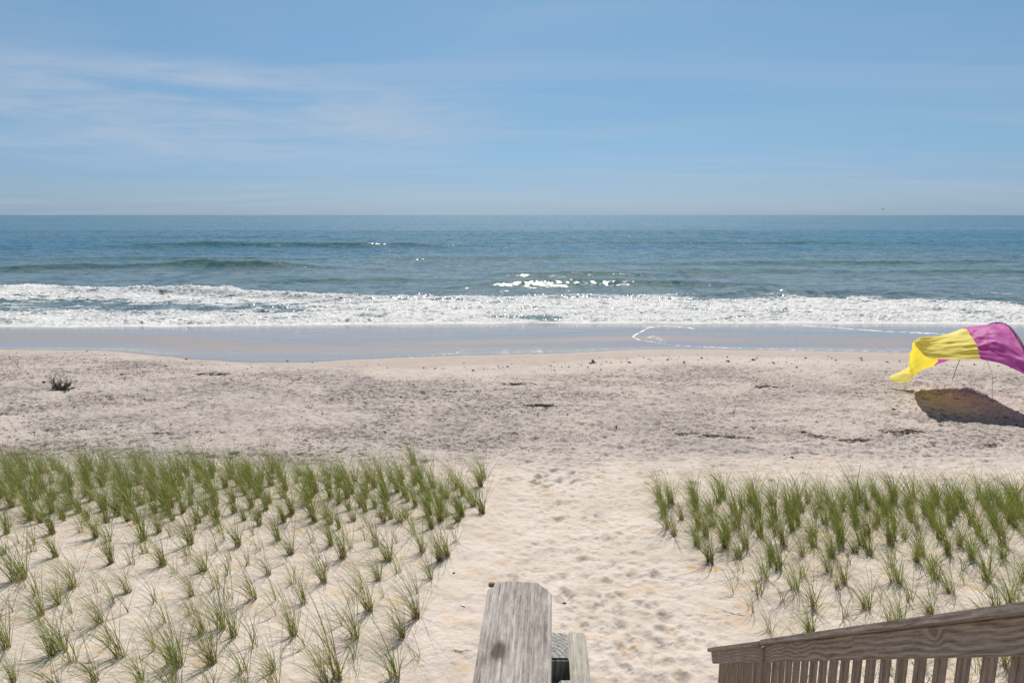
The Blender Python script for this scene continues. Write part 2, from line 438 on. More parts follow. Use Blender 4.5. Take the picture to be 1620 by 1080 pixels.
# ------------------------------------------------------------------ the beach: one sheet of sand
def make_beach():
    rows = [-30, -20, -12, -7, -4, -2, 0, 1.5, 2.8, 3.6, 4.2, 4.7, 5.1]
    y = 5.3
    while y < 47:
        rows.append(y)
        y += min(max(0.0125, y * y / 6800.0), 0.24)
    rows += [48, 50, 53, 58, 66, 80, 120, 190]
    Yr = np.array(rows)
    ui = np.linspace(-1, 1, 1250)
    out = 1 + np.geomspace(0.004, 14, 40)
    u = np.concatenate([-out[::-1], ui, out])
    sc = 0.80 * np.maximum(Yr, 3) + 1.3
    X = sc[:, None] * u[None, :]
    Y = np.repeat(Yr[:, None], len(u), 1)
    Z = zbase(X, Y)
    wl = waterline(X)
    gp_ = gap(X)
    dry = 1 - sstep(-1.3, 0.9, Y - wl + gp_)             # roughness dies out towards the washed sand
    nearf = sstep(4, 5, Y)
    # small wind and foot disturbance everywhere on dry sand
    Z += dry * nearf * (0.020 * fbm(X * 1.7, Y * 1.9, 3, 21) + 0.010 * fbm(X * 6, Y * 6, 3, 31))
    pathm = np.exp(-((X - 1.35) / 1.75) ** 4) * (1 - sstep(16, 19, Y)) + sstep(12.0, 14.5, Y)
    pathm = np.clip(pathm, 0, 1) * dry * nearf
    rid = 1 - np.abs(fbm(X * 2.4, Y * 2.8, 3, 41)) * 2
    Z += pathm * (0.012 * rid + 0.014 * fbm(X * 4.1, Y * 5.2, 3, 51))
    mid = sstep(13.5, 16, Y) * dry
    tr = fbm(X * 0.35, Y * 0.8, 2, 61)
    Z += mid * (0.035 * fbm(X * 1.6, Y * 3.4, 4, 71, 0.6)) * (0.8 + 0.9 * np.clip(tr, -0.6, 1))
    Z += mid * (0.020 * fbm(X * 5.0, Y * 9.0, 3, 73, 0.6))
    # footprints: pits with a pushed-up rim
    rnd = random.Random(11)
    prints = []
    for _ in range(420):
        yy = rnd.uniform(5.6, 15)
        xx = rnd.gauss(1.75 if yy < 8 else 1.3, 0.85)
        prints.append((xx, yy, rnd.uniform(0.09, 0.17), rnd.uniform(0.06, 0.10), rnd.uniform(-0.5, 0.5), rnd.uniform(0.03, 0.075) * (1.0 if yy < 9.5 else 0.7)))
    for _ in range(1900):
        yy = rnd.uniform(13.5, 30.0)
        xx = rnd.uniform(-26, 26)
        prints.append((xx, yy, rnd.uniform(0.08, 0.20), rnd.uniform(0.07, 0.14), rnd.uniform(-1.6, 1.6), rnd.uniform(0.02, 0.055)))
    for (cx, cy, a, b, th, dp) in prints:
        ext = a * 2.2
        j0, j1 = np.searchsorted(Yr, [cy - ext, cy + ext])
        if j1 <= j0: continue
        s = sc[(j0 + j1) // 2]
        i0, i1 = np.searchsorted(u, [(cx - ext) / s - 0.004, (cx + ext) / s + 0.004])
        if i1 <= i0 or i0 == 0 or i1 >= len(u): continue
        sx = X[j0:j1, i0:i1] - cx; sy = Y[j0:j1, i0:i1] - cy
        c_, s_ = math.cos(th), math.sin(th)
        lx = (sx * c_ - sy * s_) / b; ly = (sx * s_ + sy * c_) / a
        r = np.maximum(np.sqrt(lx * lx + ly * ly) + 0.22 * fbm(sx * 7 + cx * 3, sy * 7 + cy * 5, 2, 5), 0.0)
        k = dry[j0:j1, i0:i1]
        Z[j0:j1, i0:i1] += k * dp * (-np.exp(-(r * 1.0) ** 2.2) + 0.25 * np.exp(-((r - 1.5) / 0.45) ** 2)) * (0.52 if cy < 13.5 else 1.0)
    # masks: wetness, greyness of the lower beach, foam lines, standing film
    d = Y - wl
    wob = 0.5 * fbm(X * 0.5, Y * 0.5, 3, 81)
    wet = 0.45 * sstep(-0.2, 1.0, d + wob + gp_ * 0.8) + 0.55 * sstep(-0.55, 0.05, d)
    band = 0.5 + 0.5 * np.sin((d - 0.4 * fbm(X * 0.15, Y * 0.2, 2, 91)) * 0.9 + 0.8)
    film = sstep(-0.10, 0.22, d + 0.08 * fbm(X * 1.2, Y * 2.0, 2, 92)) * (0.60 + 0.4 * np.clip(1 - d / 1.9, 0, 1) + 0.3 * sstep(6.5, 8.2, d))
    dm = d + 0.9 * fbm(X * 0.11, Y * 0.35, 3, 93)
    film = np.clip(film * (1 - 0.55 * sstep(1.2, 4.2, dm) * (1 - sstep(4.8, 8.6, dm)) * (0.75 + 0.5 * fbm(X * 0.08, Y * 0.5, 3, 94))), 0, 1)
    grey = sstep(14.2, 16.8, Y + 0.8 * fbm(X * 0.5, Y * 0.6, 2, 95)) * (1 - 0.35 * sstep(-2.2, 0.0, d + gp_))
    grey *= 0.88 + 0.25 * sstep(2, -8, X)
    foam = np.zeros_like(X)
    def line(pts, w, strength):
        P = np.array([on_ground(*p)[:2] for p in pts])
        j0, j1 = np.searchsorted(Yr, [P[:, 1].min() - 1, P[:, 1].max() + 1])
        xs, ys = X[j0:j1], Y[j0:j1]
        best = np.full(xs.shape, 9.0)
        for a, b in zip(P[:-1], P[1:]):
            ab = b - a
            t = np.clip(((xs - a[0]) * ab[0] + (ys - a[1]) * ab[1]) / (ab @ ab), 0, 1)
            best = np.minimum(best, np.hypot(xs - a[0] - t * ab[0], ys - a[1] - t * ab[1]))
        ww = w * (1 + 0.7 * fbm(xs * 0.8, ys * 0.8, 2, 99))
        foam[j0:j1] = np.maximum(foam[j0:j1], strength * np.exp(-(best / np.maximum(ww, 0.02)) ** 2))
    line([(1016, 515), (1026, 518), (1010, 527), (1001, 532), (1012, 538), (1040, 542), (1062, 546), (1130, 549), (1210, 552), (1320, 554), (1420, 556)], 0.09, 0.84)
    line([(1018, 519), (1050, 515), (1092, 518), (1098, 521)], 0.24, 0.80)
    line([(1022, 536), (1036, 531), (1048, 540)], 0.30, 0.50)
    line([(1160, 503), (1200, 509), (1260, 514), (1330, 519), (1400, 524), (1500, 528)], 0.22, 0.95)
    line([(640, 565), (690, 562), (720, 559), (735, 553)], 0.06, 0.65)
    foam = np.maximum(foam, 0.60 * np.exp(-((d - 0.05) / 0.06) ** 2) * sstep(-9, -6, X) * (0.75 + 0.5 * vnoise(X * 0.4, Y * 0, 12)))
    sf = sea_front(X) - Y                      # thin lace of foam running ahead of the broken wave
    lace = np.exp(-(np.clip(sf, 0, 9) / (0.55 + 0.6 * np.clip(fbm(X * 0.2, Y * 0, 2, 97) + 0.2, 0, 1))) ** 1.5) * (0.38 + 0.25 * fbm(X * 0.25, Y * 0.7, 3, 98))
    foam = np.maximum(foam, np.clip(lace, 0, 0.6))
    cols = np.stack([wet, grey, foam, film], -1)
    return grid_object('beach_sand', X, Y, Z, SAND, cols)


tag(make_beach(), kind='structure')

# ------------------------------------------------------------------ the sea: one sheet of water
def make_sea():
    rows = [39.8, 40.4]
    y = 41.0
    while y < 30000:
        rows.append(y)
        if y < 64: y += 0.055
        elif y < 320: y += y * 0.0024
        else: y += y * 0.03
    Yr = np.array(rows)
    ui = np.linspace(-1, 1, 1050)
    u = np.concatenate([[-6, -3.5, -2.2, -1.5, -1.2, -1.05], ui, [1.05, 1.2, 1.5, 2.2, 3.5, 6]])
    X = (0.80 * Yr)[:, None] * u[None, :]
    Y = np.repeat(Yr[:, None], len(u), 1)
    # front of the wash (where the water sheet meets the sand)
    front = sea_front(X)
    back = np.interp(X, [-60, -42, -28, -22, -16, -7, 4, 16, 24, 34, 45, 60], [66, 65, 62, 60.5, 58.0, 60, 59.0, 60.5, 65, 62, 58, 57])
    back = back + 1.8 * fbm(X * 0.12, Y * 0.05, 3, 103)
    s = Y - front
    Z = np.zeros_like(X)
    foam = np.zeros_like(X)
    # bore along the front
    crest = 0.21 + 0.09 * fbm(X * 0.25, Y * 0, 2, 105)
    prof = np.where(s < 0.0, 0, np.where(s < 1.9, sstep(-0.2, 1.9, s) ** 0.75, np.exp(-((s - 1.9) / 2.6) ** 2)))
    Z += crest * prof
    # second bore, strong at the left, broken in the middle
    b2 = back - 1.6
    a2 = np.interp(X, [-60, -40, -30, -24, -12, -8, 2, 14, 22, 40], [0.25, 0.3, 0.62, 0.55, 0.35, 0.2, 0.15, 0.12, 0.3, 0.15])
    s2 = Y - b2
    Z += a2 * np.where(s2 < 0, np.exp(-(s2 / 0.75) ** 2), np.exp(-(s2 / 2.2) ** 2))
    # third small step inside the foam
    b3 = front + 4.5 + 1.2 * fbm(X * 0.1, Y * 0, 2, 107)
    s3 = Y - b3
    a3 = 0.16 + 0.16 * np.clip(fbm(X * 0.15, Y * 0, 2, 108), -0.6, 1)
    Z += a3 * np.where(s3 < 0, np.exp(-(s3 / 0.4) ** 2), np.exp(-(s3 / 1.8) ** 2))
    # unbroken swells: x centre, half width, distance, height, thickness, bend
    swells = [(-38, 12.5, 90, 1.15, 2.9, 0.0), (-59, 8, 88, 0.75, 2.6, 0.01), (3.5, 8.5, 66.5, 0.70, 2.2, 0.02), (17, 9, 67.5, 0.50, 2.0, 0.0),
              (-45, 38, 152, 0.95, 4.5, 0.0), (-75, 16, 150, 0.4, 4.5, 0.0), (50, 34, 99, 0.50, 4.0, -0.02), (26, 16, 84, 0.36, 3.2, 0.0), (7, 11, 79, 0.50, 2.2, 0.01),
              (58, 60, 172, 0.45, 5.5, 0.0), (-16, 14, 73, 0.22, 2.6, 0.0), (62, 16, 84, 0.3, 3.0, 0.0), (-5, 20, 112, 0.25, 4.0, 0.0),
              (-90, 40, 215, 0.5, 7.0, 0.0), (40, 70, 260, 0.5, 8.0, 0.0), (-58, 20, 110, 0.35, 3.8, 0.0), (84, 18, 92, 0.5, 3.4, 0.0)]
    turb = np.zeros_like(X)
    for (xc, hw, d0, h, w, bend) in swells:
        j0, j1 = np.searchsorted(Yr, [d0 - 6 * w, d0 + 8 * w])
        xs, ys = X[j0:j1], Y[j0:j1]
        win = np.exp(-(np.abs(xs - xc) / hw) ** 3)
        dd = ys - (d0 + 0.6 * w * fbm(xs * 0.06, xs * 0, 2, int(d0)) + bend * (xs - xc))
        pr = np.where(dd < 0, np.exp(-np.abs(dd / (w * 0.62)) ** 1.8), np.exp(-(dd / (w * 1.9)) ** 2))
        Z[j0:j1] += h * win * pr
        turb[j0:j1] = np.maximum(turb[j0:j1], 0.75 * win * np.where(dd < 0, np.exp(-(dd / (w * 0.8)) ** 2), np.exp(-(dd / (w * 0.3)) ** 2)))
    # wind chop and long low swell
    fade = sstep(46, 60, Y) * 0.8 + 0.2
    j = np.searchsorted(Yr, 400)
    xs, ys = X[:j], Y[:j]
    Z[:j] += fade[:j] * (0.105 * fbm(xs * 0.16, ys * 0.42, 3, 111, 0.55) + 0.042 * fbm(xs * 0.8, ys * 1.6, 3, 121, 0.6)) * sstep(0, 0.8, s[:j])
    Z[:j] += 0.16 * fbm(xs * 0.012, ys * 0.055, 3, 131) * sstep(60, 90, ys)
    # foam cover
    inside = sstep(-0.12, 0.08, s) * (1 - sstep(-1.2, 0.8, Y - back))
    tfrac = np.clip(s / np.maximum(back - front, 1), 0, 1)
    leftpart = 1 - sstep(-20, -10, X)
    rightpart = sstep(16, 30, X)
    lacy = np.clip(np.exp(-((tfrac - 0.46) / 0.20) ** 2) * (0.46 * leftpart) + sstep(0.50, 0.95, tfrac) * (0.50 * sstep(12, 20, X)) + 0.28 * sstep(0.62, 1.0, tfrac) * (1 - leftpart), 0, 1)
    foam = inside * (0.785 - lacy + 0.20 * fbm(X * 0.35, Y * 0.9, 4, 141))
    foam = np.maximum(foam, 0.98 * np.exp(-((s - 0.4) / 1.3) ** 2) * sstep(-0.9, -0.6, s))
    foam = np.maximum(foam, 0.9 * np.exp(-((s2 + 0.15) / 0.8) ** 2) * sstep(0.28, 0.5, a2))
    thin = np.clip(1 - (Y - back) / 7.0, 0, 1) * sstep(-0.5, 0.5, Y - back) * (0.34 + 0.16 * rightpart)
    foam = np.maximum(foam, thin * sstep(-0.3, 0.4, fbm(X * 0.12, Y * 0.25, 3, 151)))
    gap = np.exp(-((X - 2.2) / 2.6) ** 2) * np.exp(-((s - 0.9) / 0.7) ** 2)
    foam -= 0.55 * gap
    # tumbled surface of the broken water
    jj = np.searchsorted(Yr, 70)
    lump = np.abs(fbm(X[:jj] * 1.5, Y[:jj] * 1.8, 4, 161, 0.6))
    Z[:jj] += np.clip(foam[:jj], 0, 1) * (0.17 * lump * (0.5 + 0.9 * np.clip(0.5 + fbm(X[:jj] * 0.4, Y[:jj] * 0.8, 2, 165), 0, 1)) + 0.05 * fbm(X[:jj] * 5, Y[:jj] * 6, 2, 171)) * sstep(0.1, 0.7, s[:jj])
    Z += 0.03
    zs = np.interp(Y, from_y, _z)
    Z += (zs - 0.02) * (1 - sstep(0, 3.5, s))
    Z = np.where(s < 0, zs + 0.012 - 0.40 * sstep(0, 0.9, -s), Z)
    shallow = (1 - sstep(58, 165, Y + 14 * fbm(X * 0.02, Y * 0.04, 3, 181) - 0.12 * X))
    turbid = np.clip(0.75 * shallow, 0, 1)
    chop = 0.26 + 0.74 * sstep(56, 120, Y)
    chop = chop * (0.85 + 0.25 * fbm(X * 0.01, Y * 0.05, 3, 191))
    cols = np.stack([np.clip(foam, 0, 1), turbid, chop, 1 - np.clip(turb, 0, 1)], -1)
    return grid_object('sea', X, Y, Z, SEA, cols)


tag(make_sea(), kind='structure')

# ------------------------------------------------------------------ beach grass
def clump_mesh(name, rnd, blades, hgt, lean, spread, dry=0.12):
    V, F, C = [], [], []
    for b in range(blades):
        r0 = 0.045 * math.sqrt(rnd.random()) + 0.004
        a0 = rnd.uniform(0, 2 * math.pi)
        bx, by = r0 * math.cos(a0), r0 * math.sin(a0)
        L = hgt * (rnd.uniform(0.45, 1.12) if rnd.random() < 0.72 else rnd.uniform(1.0, 1.5))
        az = rnd.gauss(math.pi, 0.9) if rnd.random() < 0.74 else rnd.uniform(0, 2 * math.pi)
        tilt = abs(rnd.gauss(0.12, 0.24)) * spread + 0.04
        curl = rnd.uniform(0.45, 1.9) * lean
        w = rnd.uniform(0.0022, 0.0044)
        if b % 4 == 0:                          # long thin wisps bowed over by the wind
            L = hgt * rnd.uniform(0.9, 1.5); tilt = rnd.uniform(0.25, 0.75); curl = rnd.uniform(0.8, 1.5); w = 0.0019
        p = Vector((bx, by, -0.03))
        n = 7
        face = rnd.uniform(0, math.pi)
        isdry = rnd.random() < dry
        g0 = rnd.uniform(0.55, 1.3)
        yel = rnd.uniform(0, 1)
        green = Vector((0.135 + 0.105 * yel, 0.195 + 0.070 * yel, 0.050 + 0.014 * yel)) * g0
        if isdry: green = Vector((0.36, 0.27, 0.13)) * g0
        base = Vector((0.22, 0.13, 0.07)) * g0
        ang = tilt
        for k in range(n + 1):
            t = k / n
            ww = w * (1 - t ** 1.6) + 0.0005
            if k == n: ww = 0.0004
            wd = Vector((math.cos(face), math.sin(face), 0)) * ww
            V.append(p + wd); V.append(p - wd)
            c = base.lerp(green, min(1, t * 4.0)) if not isdry else green
            if t > 0.75 and not isdry: c = c.lerp(Vector((0.30, 0.28, 0.11)), (t - 0.75) * 2.2)
            C += [c, c]
            ang_k = tilt + curl * t ** 1.4
            d = Vector((math.cos(az) * math.sin(ang_k), math.sin(az) * math.sin(ang_k), math.cos(ang_k)))
            d.x -= 0.34 * lean * t                   # the wind comes from the right
            d.normalize()
            p = p + d * (L / n)
            if p.z < 0.005 and k > 1: p.z = 0.005
        i0 = len(V) - 2 * (n + 1)
        for k in range(n):
            a = i0 + 2 * k
            F.append((a, a + 1, a + 3, a + 2))
    return V, F, C


def mesh_from(name, V, F, C, mat):
    me = bpy.data.meshes.new(name)
    me.from_pydata([tuple(v) for v in V], [], F)
    at = me.color_attributes.new('tone', 'FLOAT_COLOR', 'POINT')
    at.data.foreach_set('color', np.array([(c[0], c[1], c[2], 1) for c in C], dtype=np.float32).ravel())
    me.materials.append(mat)
    return me


L_PIX = [(130,385),(225,440),(410,455),(615,475),(475,570),(700,578),(875,600),(815,485),(1018,495),(1190,470),(1245,525),(1150,615),
         (1085,720),(1385,650),(1300,740),(1255,870),(550,690),(315,672),(100,630),(62,640),(820,705),(430,825),(1000,880),(945,855),
         (865,870),(910,1000),(735,1000),(515,965),(270,940),(225,955),(30,925),(1170,1025),(1445,1060),(600,1070),(410,1070),(740,390),
         (680,435),(930,400),(1415,490),(1450,420),(240,540),(30,445),(765,1010),(1110,405),(175,790),(250,745),(20,530),(60,1075),(1390,1085),(1050,1100),(760,1150),(250,1120)]
M_PIX = [(10,545),(150,495),(205,550),(350,520),(385,420),(425,390),(255,395),(450,370),(500,350),(550,300),(425,555),(380,635),(160,640),
         (120,765),(325,800),(265,885),(230,1065),(60,890),(455,540),(55,385),(595,240),(610,215),(105,350),(310,150)]
R_PIX = [(120,350),(235,415),(335,455),(410,595),(375,575),(560,495),(480,680),(560,755),(545,860),(660,670),(625,600),(790,760),(930,660),
         (905,650),(1060,780),(1145,695),(1080,640),(1300,640),(740,520),(800,530),(930,825),(885,835),(350,640),(900,460),(950,465),(825,420),
         (1005,425),(1100,460),(1185,495),(1290,480),(1370,495),(1235,550),(1340,755),(1400,750),(1430,380),(610,400),(655,410),(395,380),
         (470,430),(1060,600),(690,650),(1000,560),(1120,1000),(1380,1010),(1330,880),(1460,650),(1230,860)]
px = [(a / 2.7, 680 + b / 2.7) for a, b in L_PIX] + [(540 + a / 2.7, 680 + b / 2.7) for a, b in M_PIX]
pxr = [(1080 + a / 2.7, 680 + b / 2.7) for a, b in R_PIX]
clumps = [(*on_ground(*p), 'left') for p in px] + [(*on_ground(*p), 'right') for p in pxr]

rnd = random.Random(5)


def in_left(x, y):
    # right-hand border of the left field follows the path
    lim = np.interp(y, [4, 6.6, 7.6, 8.8, 9.8, 11.0, 12.5, 13.6, 15], [-1.3, -1.2, -0.95, -0.95, -0.55, -0.45, -0.5, -0.9, -2.4])
    return x < lim and y < 13.9 + 1.0 * min(1, max(0, (-x - 1) / 5))


def in_right(x, y):
    lim = np.interp(y, [4, 6.6, 7.5, 8.5, 9.5, 11.0, 12.5], [3.2, 3.1, 3.1, 3.2, 3.05, 2.7, 2.9])
    return x > lim and y < 12.9


for field, xr, inside, ymin in (('left', (-14.5, -0.3), in_left, 11.15), ('right', (2.3, 14.0), in_right, 9.9)):
    yy = 4.4
    row = 0
    while yy < 15.2:
        sp = (0.35 if yy > 11.15 else 0.46) if yy > ymin else 0.56
        xx = xr[0] + (row % 2) * sp * 0.5
        while xx < xr[1]:
            x = xx + rnd.uniform(-0.13, 0.13); y = yy + rnd.uniform(-0.11, 0.11)
            vis = abs(x) < 0.77 * (y + 0.9) + 0.7
            ok = inside(x, y) and vis
            if ok and y < ymin:      # near part is laid out clump by clump above; only fill what the frame cuts off
                ok = (abs(x) > 0.74 * (y * .983 + .95) or y < 6.2)
                if y < 6.2 and abs(x) < 5.5 and field == 'right' and x < 3.6: ok = False
            if ok and all((x - c[0]) ** 2 + (y - c[1]) ** 2 > 0.062 for c in clumps):
                clumps.append((x, y, float(zbase(np.array([x]), np.array([y]))[0]), field))
            xx += sp
        yy += sp * 0.84
        row += 1

# smaller, thinner tufts between the main ones
for f, x0, x1, inside in (('left', -9.5, -0.8, in_left), ('right', 3.0, 9.0, in_right)):
    tries = 0; got = 0
    while tries < 4000 and got < (80 if f == 'left' else 44):
        tries += 1
        x = rnd.uniform(x0, x1); y = rnd.uniform(6.3, 11.3)
        if inside(x, y) and abs(x) < 0.76 * (y + 0.9) and all((x - c[0]) ** 2 + (y - c[1]) ** 2 > 0.10 for c in clumps):
            clumps.append((x, y, float(zbase(np.array([x]), np.array([y]))[0]), f + '*')); got += 1

protos = []
for k in range(20):
    r_ = random.Random(100 + k)
    near = k < 8
    if k >= 14:
        V, F, C = clump_mesh('g', r_, r_.randint(9, 22), r_.uniform(0.5, 0.7), r_.uniform(0.7, 1.2), r_.uniform(0.9, 1.7), 0.3)
    else:
        V, F, C = clump_mesh('g', r_, r_.randint(40, 72) if near else r_.randint(58, 90), r_.uniform(0.62, 0.84) if near else r_.uniform(0.60, 0.78),
                         r_.uniform(0.6, 1.15), r_.uniform(0.8, 1.7) if near else r_.uniform(0.7, 1.2), 0.20)
    protos.append((mesh_from('beach_grass_clump', V, F, C, GRASS), V, F, C))

LOOK = ['full green', 'wide spreading', 'bushy green', 'loose arching', 'tall leaning', 'sparse wiry', 'dense green', 'fine-bladed']
small = {(c[0], c[1]) for c in clumps if c[3].endswith('*')}
clumps = [(c[0], c[1], c[2], c[3].rstrip('*')) for c in clumps]
clumps.sort(key=lambda c: math.hypot(c[0], c[1]))
ROW = 0.5
sides = {}
for i, c in enumerate(clumps[:300]):
    sides.setdefault((c[3], int((c[1] - 4.0) / ROW)), []).append(i)
rank = {}
for key, ids in sides.items():
    ids.sort(key=lambda i: abs(clumps[i][0] - 1.2))
    for n_, i in enumerate(ids): rank[i] = (key, n_ + 1)
levels = {f: sorted({k[1] for k in sides if k[0] == f}) for f in ('left', 'right')}
ORD = ['', 'first', 'second', 'third', 'fourth', 'fifth', 'sixth', 'seventh', 'eighth', 'ninth', 'tenth', 'eleventh', 'twelfth', 'thirteenth',
       'fourteenth', 'fifteenth', 'sixteenth', 'seventeenth', 'eighteenth', 'nineteenth', 'twentieth']


def ordw(n):
    return ORD[n] if n < len(ORD) else ('twenty-' + ORD[n - 20] if n < 30 else 'thirty-' + ORD[max(1, n - 30)])


BV, BF, BC = [], [], []
for i, (x, y, z, f) in enumerate(clumps):
    k = rnd.randrange(14, 20) if (x, y) in small else (rnd.randrange(0, 8) if y < 9.6 else rnd.randrange(6, 14))
    me, V, F, C = protos[k]
    rot = rnd.uniform(-0.6, 0.6)
    s = rnd.uniform(0.78, 1.16) * (1.0 if y < 9.6 else 1.06)
    if rnd.random() < 0.12: s *= 0.75
    if i < 300:
        o = bpy.data.objects.new('beach_grass_clump', me)
        COL.objects.link(o)
        o.location = (x, y, z); o.rotation_euler = (0, 0, rot); o.scale = (s, s, s)
        (_, lev), n_ = rank[i]
        rw = levels[f].index(lev) + 1
        tag(o, '%s beach grass clump, %s from the path in %s row of the %s field' % ('thin sparse' if k >= 14 else LOOK[k % 8], ordw(n_), ordw(rw), f),
            'grass clump', 'planted beach grass clumps on the dune')
    else:
        M = Matrix.Translation((x, y, z)) @ Matrix.Rotation(rot, 4, 'Z') @ Matrix.Scale(s, 4)
        b = len(BV)
        BV += [M @ v for v in V]; BF += [tuple(a + b for a in q) for q in F]; BC += C
if BV:
    o = bpy.data.objects.new('beach_grass', mesh_from('beach_grass', BV, BF, BC, GRASS))
    COL.objects.link(o)
    tag(o, 'thick green beach grass along the seaward edge of the dune', 'beach grass', kind='stuff')
print('clumps', len(clumps))

# ------------------------------------------------------------------ bits lying on the sand
def tube(bm, pts, radii, seg=5):
    rings = []
    for i, p in enumerate(pts):
        a = pts[max(0, i - 1)]; b = pts[min(len(pts) - 1, i + 1)]
        d = (b - a).normalized() if (b - a).length > 1e-6 else Vector((0, 0, 1))
        u = d.cross(Vector((0.13, 0.2, 1))).normalized(); v = d.cross(u)
        rings.append([bm.verts.new(p + (u * math.cos(2 * math.pi * k / seg) + v * math.sin(2 * math.pi * k / seg)) * radii[i]) for k in range(seg)])
    for r0, r1 in zip(rings[:-1], rings[1:]):
        for k in range(seg):
            bm.faces.new((r0[k], r0[(k + 1) % seg], r1[(k + 1) % seg], r1[k]))
    bm.faces.new(rings[0][::-1]); bm.faces.new(rings[-1])


def obj(name, bm, mat, parent=None, smooth=False, loc=None):
    me = bpy.data.meshes.new(name)
    bmesh.ops.recalc_face_normals(bm, faces=bm.faces)
    bm.to_mesh(me); bm.free()
    if smooth:
        me.polygons.foreach_set('use_smooth', np.ones(len(me.polygons), dtype=bool))
    me.materials.append(mat)
    o = bpy.data.objects.new(name, me)
    COL.objects.link(o)
    if parent is not None: o.parent = parent
    if loc is not None: o.location = loc
    return o


DRIFT = plain('weathered_drift_wood', (0.085, 0.075, 0.062), 0.9, 0.5, 40)
WEED = plain('dried_seaweed', (0.060, 0.048, 0.038), 0.9, 0.5, 60)
TWIG = plain('twig_bark', (0.115, 0.088, 0.062), 0.9, 0.4, 60)
SHELL = plain('shell_white', (0.74, 0.72, 0.68), 0.45, 0.06, 60)
STONE = plain('brown_stone', (0.26, 0.155, 0.085), 0.8, 0.3, 40)
PEBB = plain('dark_pebble', (0.085, 0.072, 0.062), 0.7, 0.4, 30)


def place(px_, py_):
    x, y, z = on_ground(px_, py_)
    return Vector((x, y, z))


# a bleached uprooted bush on the left of the beach
def drift_bush():
    r = random.Random(4)
    c = place(93, 617)
    bm = bmesh.new()
    def branch(p, d, L, rad, depth):
        pts = [p]; rr = [rad]
        n = 5
        for k in range(n):
            d = (d + Vector((r.gauss(0, .30), r.gauss(0, .30), r.gauss(0.02, .22)))).normalized()
            q = pts[-1] + d * L / n
            if q.z < 0.01: q.z = 0.01; d.z = abs(d.z) * .3
            pts.append(q); rr.append(rad * (1 - 0.75 * (k + 1) / n))
            if depth > 0 and r.random() < 0.75:
                branch(q, (d + Vector((r.gauss(0, .9), r.gauss(0, .6), r.uniform(0, .8)))).normalized(), L * r.uniform(.35, .6), rr[-1] * .75, depth - 1)
        tube(bm, pts, rr, 5)
    for (ox, dx, dz, L, rad) in [(-.1, -1, .05, .95, .016), (0, -.7, .25, .6, .035), (.1, .9, .05, .55, .045), (.2, .5, .55, .5, .022), (-.05, -.1, 1.1, .42, .022),
                                 (.05, .25, 1.0, .40, .018), (.25, .7, .8, .48, .02), (-.2, -.6, .5, .42, .02), (.0, .9, .15, .6, .05), (-.15, .2, .1, .5, .045),
                                 (.3, .2, .7, .4, .018), (-.3, .7, .15, .45, .03), (.15, -.8, .2, .5, .03)]:
        branch(Vector((ox, r.uniform(-.12, .12), .05)), Vector((dx, r.uniform(-.35, .35), dz)).normalized(), L, rad, 2)
    o = obj('driftwood_bush', bm, DRIFT, loc=c, smooth=True)
    tag(o, 'dark tangled uprooted bush lying on the open beach at the far left', 'driftwood')


drift_bush()


def tangle(name, px_, py_, w, dpt, n, mat, label, cat, group=None, seed=0, h=0.05, rad=0.006, curve=None, stem=None):
    r = random.Random(seed)
    c = place(px_, py_)
    bm = bmesh.new()
    for _ in range(n):
        a = r.uniform(-1, 1); a = a * abs(a) ** .3
        x0 = a * w / 2
        y0 = r.gauss(0, dpt / 4) + (curve(a) if curve else 0)
        L = r.uniform(.06, .24); th = r.gauss(0, .6) + (math.pi if r.random() < .5 else 0)
        p = Vector((x0, y0, r.uniform(0.0, h * (1 - abs(a)) + .008)))
        pts = [p]; rr = [rad * r.uniform(.6, 1.4)]
        for k in range(3):
            th += r.gauss(0, .35)
            pts.append(pts[-1] + Vector((math.cos(th), math.sin(th) * .8, r.gauss(0, .15))) * L / 3)
            pts[-1].z = max(pts[-1].z, 0.0)
            rr.append(rr[0] * (1 - .25 * (k + 1)))
        tube(bm, pts, rr, 4)
    if stem:
        pts = [Vector((-w * .45 + w * .9 * k / 8, r.gauss(0, .025) + (curve(-1 + k / 4) if curve else 0), .02 + r.uniform(0, .02))) for k in range(9)]
        tube(bm, pts, [stem * (1 - .07 * k) for k in range(9)], 6)
    o = obj(name, bm, mat, loc=c)
    tag(o, label, cat, group)
    return o


G = 'dried plant scraps washed up on the beach'
tangle('seaweed_wreath', 1132, 690, 2.2, .16, 130, TWIG, 'long thin line of brown twigs and weed above the right grass field', 'washed-up twigs', G, 1, .05, .007, lambda a: -.22 * a, .012)
tangle('twig_pile', 1360, 697, 1.25, .14, 60, TWIG, 'low strip of twigs with a straight reed beside the weed mound', 'washed-up twigs', G, 2, .06, .008, None, .011)
tangle('reed_stalk', 1300, 691, .75, .10, 26, TWIG, 'bent forked reed lying beside a small black stone', 'washed-up twigs', G, 3, .06, .007, lambda a: -.16 * a, .013)
tangle('weed_mound', 1432, 684, 1.15, .30, 110, WEED, 'dark mound of dried weed below the yellow and purple sunshade shadow', 'seaweed', G, 4, .09, .008)
tangle('seaweed_patch', 855, 642, 1.05, .42, 150, WEED, 'dark purplish weed patch in the middle of the beach, nearer one of two', 'seaweed', G, 5, .03, .009)
tangle('seaweed_patch', 822, 608, 1.1, .5, 150, WEED, 'dark weed patch in the middle of the beach, farther one of two', 'seaweed', G, 6, .03, .010)
tangle('seaweed_patch', 335, 592, 1.1, .45, 110, WEED, 'scattered weed on the raised sand rim by the waterline at left', 'seaweed', G, 7, .03, .010)
tangle('seaweed_patch', 270, 686, 1.4, .12, 50, WEED, 'thin dark weed streak just beyond the left grass field', 'seaweed', G, 8, .02, .007)
